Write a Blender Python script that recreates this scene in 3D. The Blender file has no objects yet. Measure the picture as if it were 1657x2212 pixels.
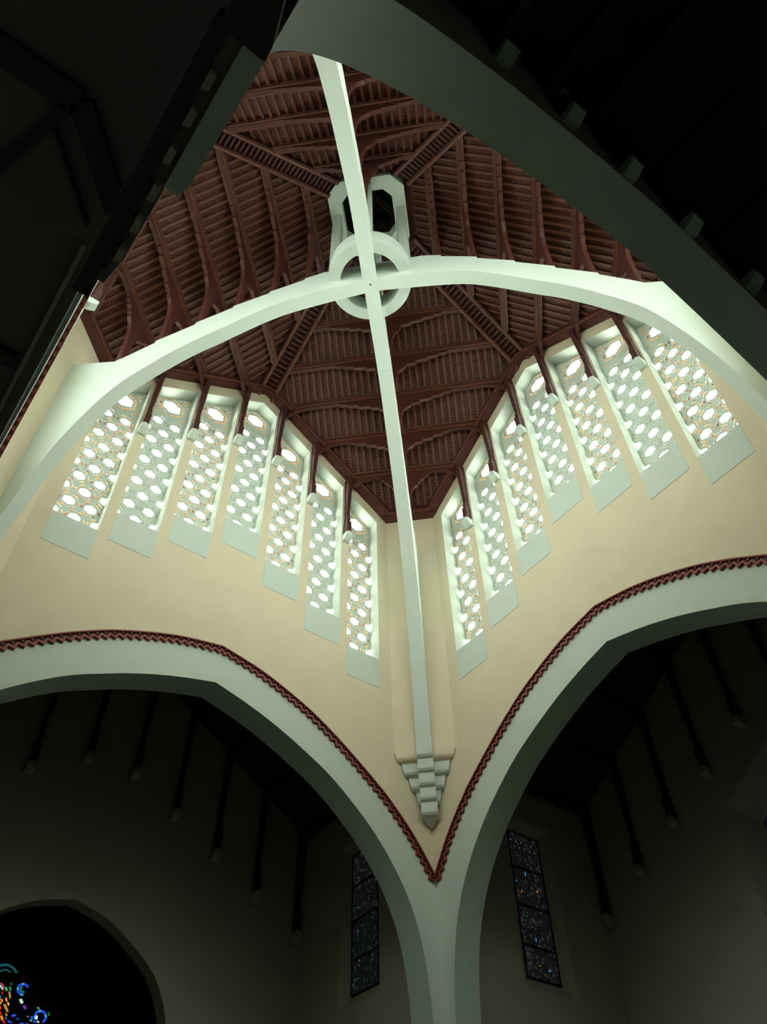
import bpy, bmesh, math, random
from mathutils import Vector, Matrix
random.seed(7)
S = 8.0            # half diagonal of the crossing in metres
EYE = 1.6          # camera height above the floor
Q = 2 ** -0.5
SC = bpy.context.scene
COL = SC.collection

def W(x, y, z):
    return Vector((x * S, y * S, z * S + EYE))

# ------------------------------------------------------------------ camera
yaw, pit, rol, FPX = -0.1195, 0.8588, -0.0287, 1712.62
F = Vector((math.sin(yaw) * math.cos(pit), math.cos(yaw) * math.cos(pit), math.sin(pit)))
R0 = Vector((math.cos(yaw), -math.sin(yaw), 0)); U0 = R0.cross(F)
c_, s_ = math.cos(rol), math.sin(rol)
R2 = R0 * c_ + U0 * s_; U2 = U0 * c_ - R0 * s_
cd = bpy.data.cameras.new('camera'); cam = bpy.data.objects.new('camera', cd); COL.objects.link(cam)
cd.sensor_fit = 'VERTICAL'; cd.sensor_height = 36.0; cd.lens = FPX / 2212 * 36.0
cd.clip_start = 0.02; cd.clip_end = 200
m = Matrix((R2, U2, -F)).transposed().to_4x4(); m.translation = W(0.1419, -1.0992, 0)
cam.matrix_world = m
SC.camera = cam

# ------------------------------------------------------------------ world, exposure
wd = bpy.data.worlds.new('world'); SC.world = wd; wd.use_nodes = True
bg = wd.node_tree.nodes['Background']
bg.inputs[0].default_value = (0.50, 0.60, 0.55, 1); bg.inputs[1].default_value = 0.030
SC.view_settings.view_transform = 'Standard'; SC.view_settings.look = 'None'
SC.view_settings.exposure = 0.0; SC.view_settings.gamma = 1.0; SC.view_settings.use_curve_mapping = False
PANE_LIGHT = 18.6
AMBER_LIGHT = 1.15
SC.cycles.max_bounces = 4; SC.cycles.diffuse_bounces = 3; SC.cycles.glossy_bounces = 2; SC.cycles.transmission_bounces = 2
SC.cycles.use_light_tree = False; SC.cycles.use_adaptive_sampling = True; SC.cycles.adaptive_threshold = 0.1; SC.cycles.use_denoising = True; SC.cycles.caustics_reflective = False; SC.cycles.caustics_refractive = False

# ------------------------------------------------------------------ materials
def nodes(name):
    mt = bpy.data.materials.new(name); mt.use_nodes = True
    nt = mt.node_tree; return mt, nt, nt.nodes['Principled BSDF']

def N(nt, t, **kw):
    n = nt.nodes.new(t)
    for k, v in kw.items(): setattr(n, k, v)
    return n

def plaster(name, col, var=0.06, bump=0.08, rough=0.85, scale=1.3):
    mt, nt, b = nodes(name)
    tc = N(nt, 'ShaderNodeTexCoord')
    n1 = N(nt, 'ShaderNodeTexNoise'); n1.inputs['Scale'].default_value = scale; n1.inputs['Detail'].default_value = 2
    n2 = N(nt, 'ShaderNodeTexNoise'); n2.inputs['Scale'].default_value = 30; n2.inputs['Detail'].default_value = 1
    mix = N(nt, 'ShaderNodeMix', data_type='RGBA')
    mix.inputs['A'].default_value = tuple(c * (1 - var) for c in col) + (1,)
    mix.inputs['B'].default_value = tuple(min(1, c * (1 + var)) for c in col) + (1,)
    bp = N(nt, 'ShaderNodeBump'); bp.inputs['Strength'].default_value = bump; bp.inputs['Distance'].default_value = 0.02
    L = nt.links
    L.new(tc.outputs['Object'], n1.inputs['Vector']); L.new(tc.outputs['Object'], n2.inputs['Vector'])
    L.new(n1.outputs['Fac'], mix.inputs['Factor']); L.new(mix.outputs['Result'], b.inputs['Base Color'])
    L.new(n2.outputs['Fac'], bp.inputs['Height']); L.new(bp.outputs['Normal'], b.inputs['Normal'])
    b.inputs['Roughness'].default_value = rough
    return mt

def wood(name, a, b_, scale=(3, 3, 3), rough=0.55, slats=None, bump=0.25):
    mt, nt, b = nodes(name)
    tc = N(nt, 'ShaderNodeTexCoord'); mp = N(nt, 'ShaderNodeMapping'); mp.inputs['Scale'].default_value = scale
    n1 = N(nt, 'ShaderNodeTexNoise'); n1.inputs['Scale'].default_value = 1.4; n1.inputs['Detail'].default_value = 2.5; n1.inputs['Roughness'].default_value = 0.65
    mix = N(nt, 'ShaderNodeMix', data_type='RGBA'); mix.inputs['A'].default_value = a + (1,); mix.inputs['B'].default_value = b_ + (1,)
    bp = N(nt, 'ShaderNodeBump'); bp.inputs['Strength'].default_value = bump; bp.inputs['Distance'].default_value = 0.02
    L = nt.links
    L.new(tc.outputs['Object'], mp.inputs['Vector']); L.new(mp.outputs['Vector'], n1.inputs['Vector'])
    L.new(n1.outputs['Fac'], mix.inputs['Factor'])
    if slats:
        wv = N(nt, 'ShaderNodeTexWave', wave_type='BANDS', bands_direction='Y', wave_profile='SIN'); wv.inputs['Scale'].default_value = slats
        wv.inputs['Distortion'].default_value = 0.0
        cr = N(nt, 'ShaderNodeValToRGB'); cr.color_ramp.elements[0].position = 0.30; cr.color_ramp.elements[1].position = 0.55
        cr.color_ramp.elements[0].color = (0.50, 0.48, 0.48, 1); cr.color_ramp.elements[1].color = (1, 1, 1, 1)
        mul = N(nt, 'ShaderNodeMix', data_type='RGBA', blend_type='MULTIPLY'); mul.inputs['Factor'].default_value = 1
        L.new(tc.outputs['Object'], wv.inputs['Vector']); L.new(wv.outputs['Fac'], cr.inputs['Fac'])
        L.new(mix.outputs['Result'], mul.inputs['A']); L.new(cr.outputs['Color'], mul.inputs['B'])
        L.new(mul.outputs['Result'], b.inputs['Base Color']); L.new(wv.outputs['Fac'], bp.inputs['Height'])
    else:
        L.new(mix.outputs['Result'], b.inputs['Base Color']); L.new(n1.outputs['Fac'], bp.inputs['Height'])
    L.new(bp.outputs['Normal'], b.inputs['Normal'])
    b.inputs['Roughness'].default_value = rough
    return mt

def glow(name, col, strength, base=(0.8, 0.8, 0.8)):
    mt, nt, b = nodes(name)
    b.inputs['Base Color'].default_value = base + (1,)
    b.inputs['Roughness'].default_value = 0.3
    b.inputs['Emission Color'].default_value = col + (1,)
    b.inputs['Emission Strength'].default_value = strength
    return mt

def amber_glass(name, els, strength):
    mt, nt, b = nodes(name)
    tc = N(nt, 'ShaderNodeTexCoord')
    v = N(nt, 'ShaderNodeTexVoronoi'); v.inputs['Scale'].default_value = 4.5
    cr = N(nt, 'ShaderNodeValToRGB'); cr.color_ramp.interpolation = 'CONSTANT'
    cr.color_ramp.elements[0].position = 0; cr.color_ramp.elements[0].color = els[0][1] + (1,)
    cr.color_ramp.elements[1].position = els[1][0]; cr.color_ramp.elements[1].color = els[1][1] + (1,)
    for p, c in els[2:]:
        e = cr.color_ramp.elements.new(p); e.color = c + (1,)
    L = nt.links
    L.new(tc.outputs['Object'], v.inputs['Vector']); L.new(v.outputs['Color'], cr.inputs['Fac'])
    L.new(cr.outputs['Color'], b.inputs['Emission Color']); b.inputs['Emission Strength'].default_value = strength
    b.inputs['Base Color'].default_value = (0.04, 0.02, 0.01, 1)
    return mt

def leaded(name, tint, scale, strength):
    mt, nt, b = nodes(name)
    tc = N(nt, 'ShaderNodeTexCoord')
    v = N(nt, 'ShaderNodeTexVoronoi'); v.inputs['Scale'].default_value = scale
    e = N(nt, 'ShaderNodeTexVoronoi', feature='DISTANCE_TO_EDGE'); e.inputs['Scale'].default_value = scale
    sp = N(nt, 'ShaderNodeSeparateColor')
    cr = N(nt, 'ShaderNodeValToRGB'); cr.color_ramp.elements[0].position = 0.72; cr.color_ramp.elements[0].color = (0.18, 0.18, 0.18, 1)
    cr.color_ramp.elements[1].position = 0.98; cr.color_ramp.elements[1].color = (1, 1, 1, 1)
    ed = N(nt, 'ShaderNodeMath', operation='GREATER_THAN'); ed.inputs[1].default_value = 0.06
    mu = N(nt, 'ShaderNodeMix', data_type='RGBA', blend_type='MULTIPLY'); mu.inputs['Factor'].default_value = 1; mu.inputs['B'].default_value = tint + (1,)
    st = N(nt, 'ShaderNodeMath', operation='MULTIPLY'); st.inputs[1].default_value = strength
    L = nt.links
    L.new(tc.outputs['Object'], v.inputs['Vector']); L.new(tc.outputs['Object'], e.inputs['Vector'])
    L.new(v.outputs['Color'], sp.inputs['Color']); L.new(sp.outputs['Red'], cr.inputs['Fac'])
    L.new(cr.outputs['Color'], mu.inputs['A']); L.new(mu.outputs['Result'], b.inputs['Emission Color'])
    L.new(e.outputs['Distance'], ed.inputs[0]); L.new(ed.outputs[0], st.inputs[0]); L.new(st.outputs[0], b.inputs['Emission Strength'])
    b.inputs['Base Color'].default_value = (0.05, 0.055, 0.06, 1); b.inputs['Roughness'].default_value = 0.25
    return mt

M = {}
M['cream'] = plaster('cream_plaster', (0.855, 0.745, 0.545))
M['white'] = plaster('white_plaster', (0.705, 0.785, 0.70), var=0.03, bump=0.05)
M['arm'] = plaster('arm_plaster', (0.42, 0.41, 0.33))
M['reveal'] = plaster('toned_down_white_plaster', (0.54, 0.58, 0.50), var=0.03, bump=0.05)  # white plaster darkened to offset the panes' strong glow on the jambs
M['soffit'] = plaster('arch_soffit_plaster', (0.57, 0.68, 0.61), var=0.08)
M['beam'] = wood('dark_red_timber', (0.058, 0.014, 0.010), (0.140, 0.036, 0.024))
M['rail'] = wood('polished_timber_edge', (0.16, 0.055, 0.035), (0.26, 0.10, 0.065), rough=0.4)
M['post'] = wood('post_timber', (0.052, 0.013, 0.010), (0.10, 0.025, 0.018), rough=0.7)
M['batten'] = wood('batten_timber', (0.125, 0.040, 0.025), (0.225, 0.080, 0.050), (0.9, 0.9, 0.9), rough=0.55)
M['deck'] = wood('slatted_ceiling_boards', (0.100, 0.028, 0.018), (0.195, 0.062, 0.037), (0.6, 0.6, 0.6), slats=4.6, bump=0.5)
M['red'] = wood('red_carved_timber', (0.24, 0.045, 0.034), (0.34, 0.075, 0.055))
M['redback'] = wood('dark_carved_recess', (0.028, 0.007, 0.006), (0.05, 0.012, 0.010))
M['pane'] = glow('daylit_frosted_pane', (0.925, 1.0, 0.945), PANE_LIGHT)
M['amber'] = amber_glass('amber_glass', [(0, (0.16, 0.05, 0.02)), (0.22, (0.95, 0.30, 0.05)), (0.42, (0.55, 0.14, 0.03)), (0.55, (0.95, 0.42, 0.10)), (0.72, (0.30, 0.09, 0.03)), (0.84, (0.95, 0.55, 0.22))], AMBER_LIGHT)
M['slot'] = amber_glass('brown_glass', [(0, (0.05, 0.025, 0.015)), (0.35, (0.16, 0.07, 0.03)), (0.55, (0.09, 0.05, 0.03)), (0.70, (0.45, 0.20, 0.07)), (0.80, (0.07, 0.04, 0.02)), (0.92, (0.8, 0.45, 0.18))], AMBER_LIGHT)
M['floor'] = plaster('stone_floor', (0.50, 0.49, 0.43), rough=0.5)
M['dark'] = wood('near_black_timber', (0.022, 0.019, 0.017), (0.04, 0.033, 0.028))
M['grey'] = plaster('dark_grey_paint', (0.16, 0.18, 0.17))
M['lead1'] = leaded('leaded_clear_glass', (0.75, 0.8, 0.8), 15.0, 0.04)
M['lead2'] = leaded('leaded_blue_glass', (0.5, 0.65, 0.75), 15.0, 0.035)
M['bar'] = wood('window_bar_iron', (0.012, 0.012, 0.012), (0.02, 0.02, 0.02))
GLASS = {'blue': (0.02, 0.12, 0.95), 'sky': (0.10, 0.45, 0.95), 'white': (0.8, 0.95, 0.9), 'red': (0.85, 0.03, 0.02), 'orange': (0.95, 0.30, 0.03),
         'gold': (0.75, 0.42, 0.08), 'green': (0.06, 0.55, 0.14), 'teal': (0.03, 0.35, 0.38), 'violet': (0.22, 0.05, 0.5), 'pink': (0.85, 0.1, 0.25)}
GM = {}
def gmat(k, s):
    if (k, s) not in GM: GM[(k, s)] = glow(k + '_stained_glass', GLASS[k], s, (0.05, 0.05, 0.05)); GM[(k, s)].cycles.emission_sampling = 'NONE'
    return GM[(k, s)]

for k_ in ('amber', 'slot', 'lead1', 'lead2'): M[k_].cycles.emission_sampling = 'NONE'
# ------------------------------------------------------------------ mesh helpers
class MB:
    def __init__(s): s.v = []; s.f = []
    def pt(s, p): s.v.append(tuple(p)); return len(s.v) - 1
    def poly(s, pts): s.f.append([s.pt(p) for p in pts])
    def box8(s, a, b):                       # two loops of four points
        i = [s.pt(p) for p in a] + [s.pt(p) for p in b]
        for f in ((0, 1, 2, 3), (7, 6, 5, 4), (0, 4, 5, 1), (1, 5, 6, 2), (2, 6, 7, 3), (3, 7, 4, 0)): s.f.append([i[k] for k in f])
    def box(s, p0, p1): 
        x0, y0, z0 = p0; x1, y1, z1 = p1
        s.box8([(x0, y0, z0), (x1, y0, z0), (x1, y1, z0), (x0, y1, z0)], [(x0, y0, z1), (x1, y0, z1), (x1, y1, z1), (x0, y1, z1)])
    def bar(s, a, b, side, up, w, h):        # bar from a to b; side/up unit vectors; up measured from the line upward
        sd = side * (w / 2); u = up * h
        s.box8([a - sd, a + sd, a + sd + u, a - sd + u], [b - sd, b + sd, b + sd + u, b - sd + u])
    def prism(s, front, back):               # two matching loops -> closed solid
        n = len(front); i = [s.pt(p) for p in front]; j = [s.pt(p) for p in back]
        s.f.append(i[:]); s.f.append(j[::-1])
        for k in range(n): s.f.append([i[k], j[k], j[(k + 1) % n], i[(k + 1) % n]])
    def strip(s, A, B):
        i = [s.pt(p) for p in A]; j = [s.pt(p) for p in B]
        for k in range(len(A) - 1): s.f.append([i[k], i[k + 1], j[k + 1], j[k]])
    def mesh(s, name, mat, smooth=False):
        me = bpy.data.meshes.new(name); me.from_pydata(s.v, [], s.f); me.update()
        bm = bmesh.new(); bm.from_mesh(me); bmesh.ops.remove_doubles(bm, verts=bm.verts, dist=1e-5)
        bmesh.ops.recalc_face_normals(bm, faces=bm.faces); bm.to_mesh(me); bm.free()
        if smooth:
            for p in me.polygons: p.use_smooth = True
        me.materials.append(M[mat] if isinstance(mat, str) else mat)
        return me
    def build(s, name, mat, parent=None, smooth=False):
        return link(name, s.mesh(name, mat, smooth), parent)

def link(name, me, parent=None):
    o = bpy.data.objects.new(name, me); COL.objects.link(o)
    if parent: o.parent = parent
    return o

def tag(o, label=None, cat=None, group=None, kind=None):
    if label: o['label'] = label
    if cat: o['category'] = cat
    if group: o['group'] = group
    if kind: o['kind'] = kind
    return o

def empty(name, loc=(0, 0, 0)):
    o = bpy.data.objects.new(name, None); COL.objects.link(o); o.location = loc; o.empty_display_size = 0.2
    return o

def interp(xs, ys, x):
    if x <= xs[0]: return ys[0]
    for i in range(len(xs) - 1):
        if x <= xs[i + 1]:
            t = (x - xs[i]) / (xs[i + 1] - xs[i]); return ys[i] + t * (ys[i + 1] - ys[i])
    return ys[-1]

def catmull(pts, n):
    out = []
    P = [pts[0]] + list(pts) + [pts[-1]]
    for i in range(1, len(P) - 2):
        p0, p1, p2, p3 = P[i - 1], P[i], P[i + 1], P[i + 2]
        for k in range(n):
            t = k / n
            out.append(tuple(0.5 * (2 * b + (c - a) * t + (2 * a - 5 * b + 4 * c - d) * t * t + (3 * b - a - 3 * c + d) * t ** 3) for a, b, c, d in zip(p0, p1, p2, p3)))
    out.append(tuple(pts[-1])); return out

def clip(poly, planes):                      # convex clip of 2-D polygon; plane (a,b,c): a*x+b*y<=c
    for a, b, c in planes:
        out = []
        for i in range(len(poly)):
            p, r = poly[i - 1], poly[i]
            dp, dr = a * p[0] + b * p[1] - c, a * r[0] + b * r[1] - c
            if (dp <= 0) != (dr <= 0):
                t = dp / (dp - dr); out.append((p[0] + t * (r[0] - p[0]), p[1] + t * (r[1] - p[1])))
            if dr <= 0: out.append(r)
        poly = out
        if len(poly) < 3: return []
    return poly

# side frames: u along the wall, o outward from its inner face
SIDES = {'left': ((-.5, .5), (Q, Q), (-Q, Q)), 'right': ((.5, .5), (Q, -Q), (Q, Q)),
         'near_right': ((.5, -.5), (Q, Q), (Q, -Q)), 'near_left': ((-.5, -.5), (-Q, Q), (-Q, -Q))}
def SP(side, u, o, z):
    (mx, my), (ex, ey), (nx, ny) = SIDES[side]
    return W(mx + ex * u + nx * o, my + ey * u + ny * o, z)
def SV(side, u, o, z):                       # direction vector
    _, (ex, ey), (nx, ny) = SIDES[side]
    return Vector((ex * u + nx * o, ey * u + ny * o, z))

# ------------------------------------------------------------------ dimensions (unit: half diagonal)
HALF = 0.7071
PITCH, WIN = 0.1569, 0.1256
T = 0.0786                                    # wall thickness at the arches
ARCH_IN = catmull([(0, 1.2735), (.1, 1.247), (.2, 1.212), (.3, 1.166), (.36, 1.134), (.42, 1.092), (.48, 1.043), (.53, .993), (.575, .937), (.61, .880), (.638, .815), (.656, .745), (.666, .67), (.670, .60), (.671, .45)], 5) + [(.671, .2), (.671, -.2)]
ARCH_OUT = catmull([(0, 1.389), (.13, 1.362), (.262, 1.313), (.342, 1.272), (.417, 1.225), (.52, 1.152), (.568, 1.112), (.641, 1.037), (.7071, .945)], 4)
CH = 0.58                                     # |u| where the corner chamfer starts, above CHZ
CHZ = 1.275
def zgable(u): return 2.650 - .643 * abs(u)
def ztop(u): return 2.590 - .635 * abs(u)
def zsill(i): return 1.594 + .0947 * (3 - abs(i - 3))
def zroof(y): return 2.215 + .91 * (1 - abs(y))

# ------------------------------------------------------------------ walls of the crossing tower
def outer_z(u, dz):
    return interp([p[0] for p in ARCH_OUT], [p[1] for p in ARCH_OUT], abs(u)) + dz

def make_wall(side, label):
    dz = 0.041 if side.startswith('near') else 0.0
    mb = MB()
    edges = set([-HALF, HALF, -CH, CH, 0.0])
    for i in range(7):
        c = (i - 3) * PITCH
        edges |= {c - WIN / 2, c + WIN / 2}
    for p in ARCH_OUT: edges |= {p[0], -p[0]}
    es = sorted(edges)
    es2 = [es[0]]
    for e in es[1:]:
        if e - es2[-1] > 1e-4: es2.append(e)
    for a, b in zip(es2, es2[1:]):
        mid = (a + b) / 2
        zl, zr = outer_z(a, dz), outer_z(b, dz)
        q = lambda z0a, z0b, z1a, z1b: mb.poly([SP(side, a, 0, z0a), SP(side, b, 0, z0b), SP(side, b, 0, z1b), SP(side, a, 0, z1a)])
        if abs(mid) > CH:
            q(zl, zr, CHZ, CHZ); continue
        w = None
        for i in range(7):
            if abs(mid - (i - 3) * PITCH) < WIN / 2: w = i
        if w is None: q(zl, zr, zgable(a), zgable(b))
        else:
            zb = zsill(w) - .109
            q(zl, zr, zb, zb); q(ztop(a), ztop(b), zgable(a), zgable(b))
    wall = mb.build('wall_' + side, 'cream')
    tag(wall, label, 'wall', kind='structure')
    # plain white band of the arch, its soffit and the piers
    outer = ARCH_OUT + [(HALF, z) for z in (.85, .75, .62, .45, .2, -.2)]
    n = len(outer)
    def resample(pl, n):
        d = [0]
        for p, r in zip(pl, pl[1:]): d.append(d[-1] + math.dist(p, r))
        return [(interp(d, [p[0] for p in pl], d[-1] * k / (n - 1)), interp(d, [p[1] for p in pl], d[-1] * k / (n - 1))) for k in range(n)]
    oi = resample(outer, 110); ii = resample(ARCH_IN, 110)
    band = MB(); sof = MB()
    for sg in (1, -1):
        if side.startswith('near') and sg < 0:  # springs from an impost high on the near pier
            kk = [k_ for k_, p in enumerate(ii) if p[1] > .735]
            oi, ii = [oi[k_] for k_ in kk], [ii[k_] for k_ in kk]
        band.strip([SP(side, sg * u, 0, z + dz) for u, z in oi], [SP(side, sg * u, 0, z + dz) for u, z in ii])
        sof.strip([SP(side, sg * u, 0, z + dz) for u, z in ii], [SP(side, sg * u, T, z + dz) for u, z in ii])
    band.build('arch_band', 'white', wall)
    sof.build('arch_soffit', 'soffit', wall, smooth=True)
    if side.startswith('near'):               # the far face of these walls shows towards the arms
        back = MB()
        for sg in (-1, 1):
            top = [(min(u * 1.6, 1.05), 1.90 - .66 * min(u * 1.6, 1.05)) for u, z in ii]
            back.strip([SP(side, sg * u, T, z + dz) for u, z in ii], [SP(side, sg * u, T, max(z2, 1.30)) for u, z2 in top])
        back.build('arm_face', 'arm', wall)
    return wall

WL = make_wall('left', 'cream gabled tower wall on the left with seven lattice windows over a pointed arch')
WR = make_wall('right', 'cream gabled tower wall on the right with seven lattice windows over a pointed arch')
WNR = make_wall('near_right', 'near tower wall whose dark arch soffit sweeps across the upper right')
WNL = make_wall('near_left', 'near tower wall seen edge-on along the dark left side')

# corner chamfers
for ang, nm, lb in ((0, 'wall_corner_far', 'narrow cream chamfer in the far corner behind the slender rib'),
                    (90, 'wall_corner_left', 'narrow cream chamfer in the left corner where the rib springs'),
                    (270, 'wall_corner_right', 'narrow cream chamfer in the right corner where the rib springs'),
                    (180, 'wall_corner_near', 'narrow cream chamfer hidden over the near arches')):
    mb = MB(); rz = Matrix.Rotation(math.radians(ang), 4, 'Z')
    c = .09
    mb.poly([rz @ W(-c, 1 - c, CHZ), rz @ W(c, 1 - c, CHZ), rz @ W(c, 1 - c, 2.31), rz @ W(-c, 1 - c, 2.31)])
    mb.poly([rz @ W(-c, 1 - c, CHZ), rz @ W(c, 1 - c, CHZ), rz @ W(0, 1, CHZ)])
    tag(mb.build(nm, 'cream'), lb, 'wall', kind='structure')

fl = MB(); fl.poly([(-40, -40, 0), (40, -40, 0), (40, 40, 0), (-40, 40, 0)])
tag(fl.build('floor', 'floor'), 'dim stone floor far below the crossing', 'floor', kind='structure')

# ------------------------------------------------------------------ lattice windows
HS = WIN / (2 * math.sqrt(3))                 # hexagon cell radius
DEP = 0.050; DEPB = 0.090                     # lattice front; back of the reveal
TILT = math.tan(math.radians(30))
def depth(zt, z): return DEP + .005 + (zt - z) * TILT   # lean added to the panes to throw their glow downwards
def hexpts(cx, cz, r, fz=1.0): return [(cx + r * math.sin(k * math.pi / 3), cz + r * fz * math.cos(k * math.pi / 3)) for k in range(6)]
FZ = .86                                      # the panes are a little squat
HEXMESH = {}
ORD = ['first', 'second', 'third', 'middle', 'fifth', 'sixth', 'seventh']

def make_window(side, i, num, label, parts=True):
    c = (i - 3) * PITCH; zs = zsill(i)
    root = empty('window_%d' % num, SP(side, c, 0, zs)); tag(root, label, 'window', kind='structure')
    root.rotation_euler.z = math.atan2(SV(side, 1, 0, 0).y, SV(side, 1, 0, 0).x)
    flip = -1 if (SV(side, 1, 0, 0).x * SV(side, 0, 1, 0).y - SV(side, 1, 0, 0).y * SV(side, 0, 1, 0).x) < 0 else 1
    def P(u, o, z): return Vector((u * S, flip * o * S, z * S))     # local; u from the window centre, z from the sill
    h = WIN / 2
    slope = -.635 if c > .01 else (.635 if c < -.01 else 0)
    zc = ztop(c) - zs
    planes = [(1, 0, h), (-1, 0, h), (0, -1, 0)]
    if slope: planes.append((-slope, 1, zc))
    else: planes += [(.635, 1, zc), (-.635, 1, zc)]
    top = [(-h, ztop(c - h) - zs)] + ([(0, zc)] if not slope else []) + [(h, ztop(c + h) - zs)]
    kindB = i % 2 == 1
    lat = MB(); panes = []
    def face(poly, pl):
        p = clip(poly, pl)
        if p: lat.poly([P(u, DEP, z) for u, z in p])
    amb = MB(); crown = MB()
    def glass(poly, pl, to=amb):
        p = clip(poly, pl)
        if p: to.poly([P(u, DEP + .0006, z) for u, z in p])
    def cell(cx, cz, R, hole, pl, style):
        f1, f2 = {'B': (.80, .87), 'A': (.745, .945), 'T': (.78, .90)}[style]
        ih = hexpts(cx, cz, hole, FZ)
        for k in range(6):
            V = lambda f, t: tuple(a + (b - a) * t for a, b in zip(hexpts(cx, cz, R * f)[k], hexpts(cx, cz, R * f)[(k + 1) % 6]))
            face([ih[k], ih[(k + 1) % 6], V(f1, 1), V(f1, 0)], pl)
            face([V(f2, 0), V(f2, 1), V(1, 1), V(1, 0)], pl)
            if style == 'B':
                face([V(f1, 0), V(f1, .2), V(f2, .2), V(f2, 0)], pl)
                face([V(f1, .8), V(f1, 1), V(f2, 1), V(f2, .8)], pl)
                glass([V(f1, .2), V(f1, .8), V(f2, .8), V(f2, .2)], pl)
            elif style == 'T':
                for a, b in ((0, .08), (.26, .36), (.64, .74), (.92, 1)): face([V(f1, a), V(f1, b), V(f2, b), V(f2, a)], pl)
                glass([V(f1, .05), V(f1, .95), V(f2, .95), V(f2, .05)], pl, crown)
            else:
                face([V(f1, 0), V(f1, .10), V(f2, .5), V(f2, 0)], pl)
                face([V(f1, .90), V(f1, 1), V(f2, 1), V(f2, .5)], pl)
                glass([V(f1, .10), V(f1, .90), V(f2, .5)], pl)
        hp = clip(ih, pl)
        if hp:
            n = len(hp); zt = cz + hole * FZ
            for k in range(n):
                a, b = hp[k], hp[(k + 1) % n]
                lat.poly([P(a[0], DEP, a[1]), P(b[0], DEP, b[1]), P(b[0], depth(zt, b[1]) + .001, b[1]), P(a[0], depth(zt, a[1]) + .001, a[1])])
            panes.append((cx, cz, hole, hp))
    ZT = .588
    g = planes + [(0, 1, ZT)]
    for j in range(-2, 3):
        for k in range(-1, 6):
            cz = (.111 if j % 2 else .0566) + k * 3 * HS
            if cz - HS > ZT: continue
            if cz + HS * .75 > ZT: face(hexpts(j * WIN / 4, cz, HS), g)
            else: cell(j * WIN / 4, cz, HS, HS * .51, g, 'B' if kindB else 'A')
    tp = planes + [(0, -1, -ZT)]
    bz = .648; R = .056
    cell(0, bz, R, .0345, tp, 'T')
    hx, hb = hexpts(0, bz, R), hexpts(0, bz, R * 8)
    for k in range(6): face([hx[k], hx[(k + 1) % 6], hb[(k + 1) % 6], hb[k]], tp)
    inset = [(a, b_, c_ - .006 * math.hypot(a, b_)) for a, b_, c_ in tp]
    for r_ in range(-8, 9):                   # small set glass around the large pane
        for q_ in range(-5, 6):
            gx, gz = q_ * .0145 + (r_ % 2) * .00725, bz + r_ * .0126
            if math.hypot(gx, gz - bz) < .0575: continue
            sg2 = 1 if (r_ + q_) % 2 else -1
            t_ = [(gx - .0042, gz - .0022 * sg2), (gx + .0042, gz - .0022 * sg2), (gx, gz + .0040 * sg2)]
            if all(a * x_ + b_ * y_ <= c_ for a, b_, c_ in inset for x_, y_ in t_): crown.poly([P(x_, DEP - .0006, y_) for x_, y_ in t_])
    lat.build('lattice', 'white', root)
    if parts:
        for cx, cz, hole, hp in panes:
            full = len(hp) == 6 and max(math.dist(a, b) for a, b in zip(sorted(hp), sorted(hexpts(cx, cz, hole, FZ)))) < 1e-6
            key = round(hole, 5)
            if full:
                if key not in HEXMESH:
                    b = MB(); b.poly([(u * S, 0, z * S) for u, z in hexpts(0, 0, hole, FZ)]); HEXMESH[key] = b.mesh('pane', 'pane')
                    for vt in HEXMESH[key].vertices: vt.co.y = (depth(hole * FZ, vt.co.z / S)) * S
                o = link('pane', HEXMESH[key], root); o.location = P(cx, 0, cz); o.scale.y = flip
            else:
                b = MB(); b.poly([P(u, depth(cz + hole * FZ, z), z) for u, z in hp]); b.build('pane', 'pane', root)
    else:
        b = MB()
        for cx, cz, hole, hp in panes: b.poly([P(u, depth(cz + hole * FZ, z), z) for u, z in hp])
        tag(b.build('panes', 'pane', root), kind='stuff')
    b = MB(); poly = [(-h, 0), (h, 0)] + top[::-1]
    tag(crown.build('crown_glass', 'amber', root), kind='stuff')
    tag(amb.build('amber_glass', 'slot' if kindB else 'amber', root), kind='stuff')
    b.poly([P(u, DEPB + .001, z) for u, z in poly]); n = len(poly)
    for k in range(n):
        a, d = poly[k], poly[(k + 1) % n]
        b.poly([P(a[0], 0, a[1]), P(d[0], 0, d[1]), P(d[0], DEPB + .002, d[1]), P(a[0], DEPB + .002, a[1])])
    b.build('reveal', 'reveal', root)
    b = MB(); b.box(P(-h, .004, -.109), P(h, -.0012, 0)); b.build('apron', 'white', root)
    return root

k = 1
for side, where in (('left', 'left'), ('right', 'right')):
    for i in range(7):
        pat = 'parallel-slot tracery' if i % 2 else 'petal tracery'
        lb = '%s of seven lattice windows on the %s wall from the left, %s' % (ORD[i], where, pat)
        make_window(side, i, k, lb); k += 1
for side in ('near_right', 'near_left'):
    for i in range(7):
        make_window(side, i, k, '%s lattice window hidden high on the %s tower wall' % (ORD[i], side.replace('_', ' ')), parts=False); k += 1

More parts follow.
